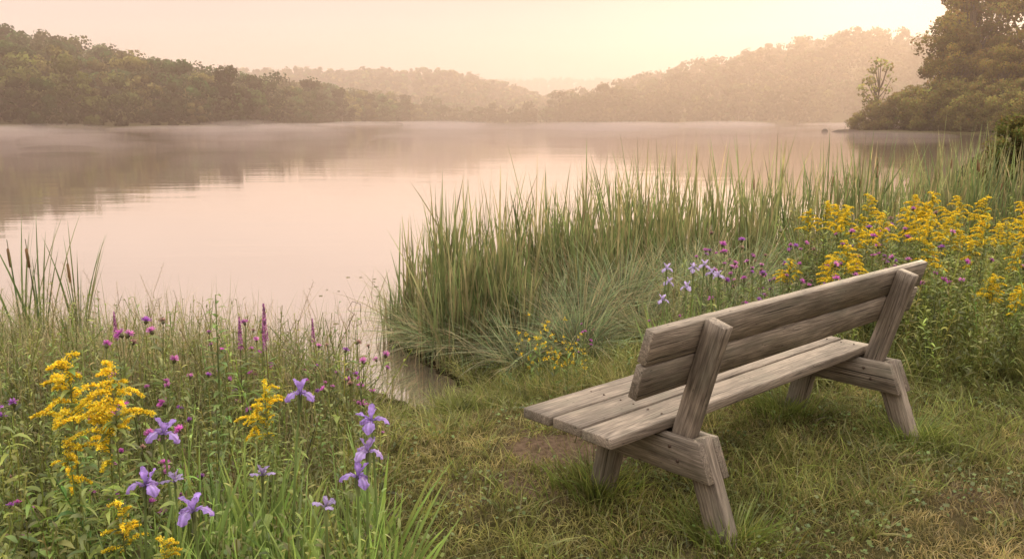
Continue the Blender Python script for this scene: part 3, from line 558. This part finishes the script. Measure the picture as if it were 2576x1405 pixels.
for (x,y,z,k) in ((-.646,2.50,.78,0),(-.398,2.309,.76,1),(-.408,2.285,.68,2),(-.431,2.245,.62,0),(-.997,2.32,.72,1),(-.961,2.103,.66,0),(-.814,2.035,.62,1),(-.912,2.173,.64,3),(-.701,2.258,.62,3),(-.499,2.142,.58,3),
   (1.13,4.95,.76,4),(1.18,4.98,.71,4),(1.08,5.02,.73,4),(.91,4.95,.74,4),(1.0,4.8,.66,4),(.85,4.72,.60,4),(1.24,5.05,.68,4),(.95,5.1,.63,4)):
    ln=U(-.05,.08); rz=U(0,6.28); fx,fy=-ln*z*math.cos(rz),-ln*z*math.sin(rz)
    parts=[('stem',irisstem(z,ln)),('leaves',IL[int(U(0,3))]),('flower',IF[k],(ln*z,0,z),(U(-.2,.2),U(-.2,.2),U(0,6)))]
    lb='wilting purple iris bud on a tall stem' if k==3 else ('pale lilac iris flowering near the reeds' if k==4 else 'violet iris in bloom on a tall stem')
    thing('iris',lb,'flower',(x+fx,y+fy,0),rz,parts,'irises on the bank')
ac=Acc()
for q in range(50):
    x,y=U(-1.05,-.34),U(2.0,2.75)
    if x>bnd(y)+.12: continue
    n=9;a=U(0,6.28,n); P=np.stack([x+rng.normal(0,.03,n),y+rng.normal(0,.03,n),np.zeros(n)],-1);tl=U(.03,.3,n)
    D=nrm(np.stack([np.cos(a)*tl,np.sin(a)*tl,np.ones(n)],-1));b=U(0,.3,n);B=np.stack([np.cos(a)*b,np.sin(a)*b,-b*.5],-1);c=vary((.23,.33,.085),n,.15,.05)
    ac.add(strips(P,D,U(.35,.62,n),U(.010,.018,n),B,None,8,'reed',c*.5,c*1.15))
obj('iris_foliage',ac.mesh('iris_foliage',M_leaf),kind='stuff',label='clumps of upright sword-shaped iris leaves',category='foliage')
def goldenrod(h,spread=1.,nbr=16):
    sa=Acc(); z=np.linspace(0,1,8); lean_=U(-.06,.06); pts=np.stack([lean_*h*z**2,0*z,h*z],-1); sa.add(tube(pts,np.interp(z,[0,1],[.004,.0015]),5,(.26,.27,.1)))
    n=int(h*120); t=U(.1,.97,n); Q=np.stack([lean_*h*t**2,0*t,h*t],-1); az=U(0,6.28,n); d=nrm(np.stack([np.cos(az),np.sin(az),U(.3,1.1,n)],-1)); c=vary((.27,.33,.09),n,.2)
    sa.add(strips(Q,d,U(.07,.12,n)*(1.2-.65*t),U(.011,.017,n),np.stack([0*t,0*t,-U(.2,.8,n)],-1),nrm(np.stack([-np.sin(az),np.cos(az),rng.normal(0,.2,n)],-1)),4,'leaf',c*.7,c*1.2))
    fa=Acc(); side0=U(0,6.28)
    for b in range(nbr):
        t=.74+.26*(b/nbr); q=np.array([lean_*h*t**2,0,h*t]); Lb=spread*(.12*(1-(t-.74)/.29)+.03)*U(.6,1.3); az=side0+rng.normal(0,1.3) if b%3 else U(0,6.28)
        m_=8; s_=np.linspace(0,1,m_); bp=np.stack([q[0]+np.cos(az)*Lb*s_,q[1]+np.sin(az)*Lb*s_,q[2]+Lb*(1.0*s_-.85*s_**2)],-1)
        sa.add(tube(bp,.0012,3,(.25,.25,.07)))
        nf=int(200*Lb/.1)+24; ss=U(.12,1.03,nf); cc=np.stack([np.interp(ss,s_,bp[:,i]) for i in range(3)],-1)+rng.normal(0,1,(nf,3))*(.0046*(1.15-.6*ss))[:,None]+np.array([0,0,.005])
        fa.add(quads(cc,rdir(nf,.8),U(.0024,.0045,nf),vary((.90,.67,.045),nf,.22,.05),.8))
    nf=90; cc=np.stack([np.full(nf,lean_*h),np.zeros(nf),h*U(.91,1.01,nf)],-1)+rng.normal(0,.005,(nf,3)); fa.add(quads(cc,rdir(nf,.8),U(.0022,.0042,nf),vary((.9,.7,.05),nf,.2,.05),.8))
    return [('stem',sa.mesh('goldenrod_stem',M_leaf)),('flower_plume',fa.mesh('goldenrod_plume',M_petal))]
GR=[goldenrod(.85,1.05,17),goldenrod(.82,.95,15),goldenrod(.9,1.05,17),goldenrod(.8,.8,12)]
def putgr(x,y,ht,k,lb='yellow goldenrod with arching flower plumes and leafy stem'):
    h0=[.85,.82,.9,.8][k]; thing('goldenrod',lb,'flower',(x,y,float(gz([x],[y])[0])),U(0,6),GR[k],'goldenrod plants',ht/h0)
for (x,y,z,k) in ((-1.326,2.452,.90,0),(-1.178,2.397,.88,2),(-1.21,2.42,.78,3),(-1.34,2.44,.64,3),(-.88,2.917,.68,1),(-.93,2.95,.60,3),(-1.04,2.145,.58,3),(-.89,2.055,.52,3)): putgr(x,y,z,k)
for i_ in range(74):
    if i_<56: x,y=U(2.6,5.0),U(5.8,7.6); z=U(.70,.98)
    elif i_<64: x,y=U(1.95,2.6),U(5.5,6.3); z=U(.55,.78)
    else: x,y=U(2.9,4.0),U(5.0,5.8); z=U(.5,.72)
    putgr(x,y,z,int(U(0,4)))
def head(col,s=1.):
    ac=Acc(); ac.add(tube([(0,0,-.006*s),(0,0,-.002),(0,0,.005*s),(0,0,.011*s),(0,0,.014*s)],[.001,.0065*s,.0085*s,.006*s,.004*s],8,(.15,.14,.07)))
    n=60; a=U(0,6.28,n); el=U(.15,1.5,n); D=np.stack([np.cos(a)*np.cos(el),np.sin(a)*np.cos(el),np.sin(el)],-1)
    ac.add(strips(np.tile([(0,0,.010*s)],(n,1)),D,U(.011,.020,n)*s,U(.002,.0034,n),np.stack([np.cos(a)*.2,np.sin(a)*.2,0*a],-1),None,2,'flat',vary(col,n,.15)*.85,vary(col,n,.2)*1.15))
    return ac.mesh('knapweed_head',M_petal)
KH=[head((.58,.17,.53),.95),head((.45,.17,.56),.85),head((.64,.26,.56),.9),head((.42,.27,.24),.7),head((.54,.22,.48),.7)]
def knapstem(h,nh):
    ac=Acc(); tips=[]; z=np.linspace(0,1,6); l=U(-.08,.08); pts=np.stack([l*h*z**2,0*z,h*z],-1); ac.add(tube(pts,[.003,.0028,.0025,.002,.0018,.0015],5,(.22,.25,.1))); tips.append(tuple(pts[-1]))
    for k in range(nh-1):
        t=U(.35,.85); q=np.array([l*h*t**2,0,h*t]); az=k*2.2+U(-.5,.5); Lb=U(.05,.24)*h/.6; e=q+np.array([math.cos(az)*Lb*.55,math.sin(az)*Lb*.55,Lb*.85]); e[2]=min(e[2],h*1.03)
        ac.add(tube([q,(q+e)/2+np.array([math.cos(az)*.02,math.sin(az)*.02,-.01]),e],[.002,.0017,.0014],5,(.22,.25,.1))); tips.append(tuple(e))
    n=int(55*h); t=U(.05,.9,n); Q=np.stack([l*h*t**2,0*t,h*t],-1); az=U(0,6.28,n); c=vary((.24,.28,.1),n,.2)
    ac.add(strips(Q,nrm(np.stack([np.cos(az),np.sin(az),U(.4,1.4,n)],-1)),U(.04,.09,n),U(.006,.011,n),np.stack([0*t,0*t,-U(.1,.7,n)],-1),None,4,'leaf',c*.8,c*1.15))
    return ac.mesh('knapweed_stem',M_leaf),tips
KS=[(knapstem(.6,k)) for k in (2,4,3,5,3,4)]
def putkn(x,y,z):
    st,tips=KS[int(U(0,6))]; parts=[('stem',st)]+[('flower_head',KH[int(U(0,5))],t,(U(-.6,.6),U(-.6,.6),U(0,6))) for t in tips]
    thing('knapweed','purple knapweed with thistle-like flower heads','flower',(x,y,float(gz([x],[y])[0])),U(0,6),parts,'knapweed plants',z/.6)
for c_ in range(11):
    cy=U(2.4,4.3); cx=U(max(-.62*cy-.1,-2.4),bnd(cy)-.15)
    for i_ in range(int(U(2,5))): putkn(min(cx+rng.normal(0,.14),bnd(cy)-.03),cy+rng.normal(0,.14),U(.42,.68))
for (x,y,z) in ((-1.55,3.3,.74),(-1.5,3.5,.77),(-1.7,3.4,.68),(-1.1,3.6,.70),(-1.2,3.7,.72)): putkn(x,y,z)
for i_ in range(36): putkn(U(1.2,2.9),U(5.1,6.4),U(.5,.82))
for i_ in range(12): putkn(U(2.6,4.6),U(5.5,7),U(.7,.92))
for i_ in range(6): putkn(U(.4,1.1),U(4.9,5.5),U(.3,.45))
def loose(h):
    sa=Acc(); sa.add(tube([(0,0,0),(0,0,h*.5),(.01,0,h)],[.003,.0028,.001],5,(.2,.16,.09))); n=26;t=U(.1,.7,n);az=U(0,6.28,n);c=vary((.23,.3,.09),n)
    sa.add(strips(np.stack([0*t,0*t,h*t],-1),nrm(np.stack([np.cos(az),np.sin(az),.6+0*az],-1)),U(.05,.08,n),.012,np.tile([(0,0,-.3)],(n,1)),None,4,'leaf',c))
    fa=Acc(); n=400; t=U(.8,1.0,n); r=.011*(1.15-(t-.8)/.22); az=U(0,6.28,n); P=np.stack([np.cos(az)*r+.01*t,np.sin(az)*r,h*t],-1); d=np.stack([np.cos(az),np.sin(az),.4+0*az],-1)
    fa.add(quads(P,nrm(d+rng.normal(0,.5,(n,3))),U(.0025,.005,n),vary((.46,.17,.38),n,.3),.7)); return [('stem',sa.mesh('loosestrife_stem',M_leaf)),('flower_spike',fa.mesh('loosestrife_spike',M_petal))]
LO=loose(.8)
for (x,y,z) in ((-1.07,3.61,.82),(-1.22,3.7,.74),(-1.13,3.75,.72),(-1.9,4.0,.7),(-1.0,4.2,.62)): thing('purple_loosestrife','upright purple loosestrife flower spike','flower',(x,y,0),U(0,6),LO,'loosestrife stems',z/.8)
def weed(h):
    ac=Acc(); ac.add(tube([(0,0,0),(.01,0,h*.5),(0,0,h)],[.005,.004,.0015],6,(.25,.3,.11)))
    n=44;t=np.linspace(.1,1,n);az=np.arange(n)*1.57+(np.arange(n)//2)*.8;c=vary((.22,.31,.085),n)
    ac.add(strips(np.stack([0*t,0*t,h*t],-1),nrm(np.stack([np.cos(az),np.sin(az),.7+0*az],-1)),.13*(1.15-.75*t),.03*(1.1-.6*t),np.tile([(0,0,-.55)],(n,1)),nrm(np.stack([-np.sin(az),np.cos(az),0*az],-1)),5,'leaf',c*.8,c*1.2)); return ac.mesh('weed_stem',M_leaf)
WD=weed(.85)
for (x,y,z) in ((-1.24,3.5,.88),(-1.05,2.9,.6),(-1.5,2.8,.68),(-.8,3.4,.45),(-2.0,3.6,.66)): obj('leafy_weed',WD,None,(x,y,0),(0,0,U(0,6)),z/.85,label='tall leafy green weed with paired leaves',category='plant',group='leafy weeds on the bank')
def yw(h):
    ac=Acc();fa=Acc(); ac.add(tube([(0,0,0),(0,0,h*.5),(.01,0,h)],[.003,.002,.001],5,(.2,.24,.08)))
    for k in range(16):
        t=U(.4,.95);az=U(0,6.28);Lb=U(.05,.13);q=np.array([0,0,h*t]);e=q+np.array([math.cos(az)*Lb,math.sin(az)*Lb,Lb*.8]); ac.add(tube([q,(q+e)/2,e],.0012,4,(.2,.24,.08)))
        n=12; fa.add(quads(e+rng.normal(0,.006,(n,3)),rdir(n,1),U(.0035,.0065,n),vary((.88,.6,.03),n,.15),.85))
    n=34;t=U(.05,.9,n);az=U(0,6.28,n);c=vary((.24,.32,.1),n); ac.add(strips(np.stack([0*t,0*t,h*t],-1),nrm(np.stack([np.cos(az),np.sin(az),.8+0*az],-1)),U(.04,.07,n),.012,None,None,3,'leaf',c))
    return [('stem',ac.mesh('wildflower_stem',M_leaf)),('blossoms',fa.mesh('wildflower_blossoms',M_petal))]
YW=yw(.5)
for (x,y,z) in ((.17,5.10,.52),(.26,5.06,.48),(.12,5.2,.45),(.33,4.9,.40),(.4,5.05,.34)): thing('yellow_wildflower','small yellow wildflower spray near the reed bank','flower',(x,y,float(gz([x],[y])[0])),U(0,6),YW,'yellow wildflowers',z/.5)
def seedgrass(h):
    ac=Acc(); pts=np.array([(0,0,0),(.01,0,h*.4),(.05,0,h*.75),(.13,0,h)]); ac.add(tube(pts,[.0018,.0016,.0012,.0008],4,(.4,.32,.17))); n=60;t=U(.7,1,n)
    P=np.stack([np.interp(t,[0,.4,.75,1],pts[:,0]),0*t,h*np.interp(t,[0,.4,.75,1],[0,.4,.75,1])],-1)+rng.normal(0,.007,(n,3)); ac.add(quads(P,rdir(n),U(.0025,.005,n),vary((.42,.31,.18),n),.4)); return ac.mesh('seed_grass',M_leaf)
SG=[seedgrass(.8),seedgrass(.65)]
for i_ in range(60):
    if i_<48: y=U(3.6,5.9); x=U(-.6*y,bnd(y)+.1)
    else: x,y=U(.2,2.4),U(5.2,6.4)
    obj('seed_head_grass',SG[i_%2],None,(x,y,float(gz([x],[y])[0])),(0,0,U(0,6)),U(.75,1.08),label='slender grass stalk with feathery seed head',category='grass',group='seeding grass stalks')
ac=Acc(); ac.add(tube([(0,0,-.02),(-.09,0,.05),(-.04,0,.13),(.03,.02,.1),(.03,.02,-.02)],.0035,5,(.14,.10,.06))); obj('bent_reed',ac.mesh('bent_reed',M_leaf),None,(-1.5,8.08,WZ),label='broken bent reed stem poking from calm water',category='reed')
n=26; x=U(-2.1,-1.2,n);y=U(7.2,10.5,n); k=sd(x,y)<-.1; x,y=x[k],y[k]
for a_,b_ in list(zip(x,y))[:12]:
    m_=9; th=np.linspace(.3,6.0,m_); r=U(.015,.03); ring=np.stack([np.cos(th)*r,np.sin(th)*r*.8,0*th],-1); Vv=np.concatenate([np.zeros((1,3)),ring]); Ff=np.array([(0,i+1,i+2,i+3) for i in range(0,m_-2,2)])
    obj('floating_leaf',mesh_np('floating_leaf',Vv,Ff,vary((.2,.18,.09),len(Vv)),M_leaf),None,(a_,b_,WZ+.004),(0,0,U(0,6)),label='small floating leaf on the still water',category='leaf',group='floating leaves')
ac=Acc(); ac.add(tube([(-2,0,0),(-1,0,.15),(1,.1,.2),(2.4,.2,.1),(2.5,.2,.1)],[.02,.16,.2,.12,.01],7,(.08,.06,.045))); ac.add(tube([(0,0,.1),(.3,.2,.5),(.4,.3,.9)],[.07,.05,.01],5,(.08,.06,.045))); obj('driftwood_log',ac.mesh('driftwood_log',M_bark,True),None,(53.5,140,WZ),label='dark driftwood log lying at the waterline',category='log')
ac=Acc(); ac.add(tube([(0,0,-.2),(0,0,0),(.05,0,.25),(.08,0,.42),(.08,0,.46)],[.4,.55,.42,.2,.01],8,(.09,.07,.055))); obj('rock',ac.mesh('rock',M_bark,True),None,(50.5,140,WZ),label='small dark rock standing in the shallow lake',category='rock')
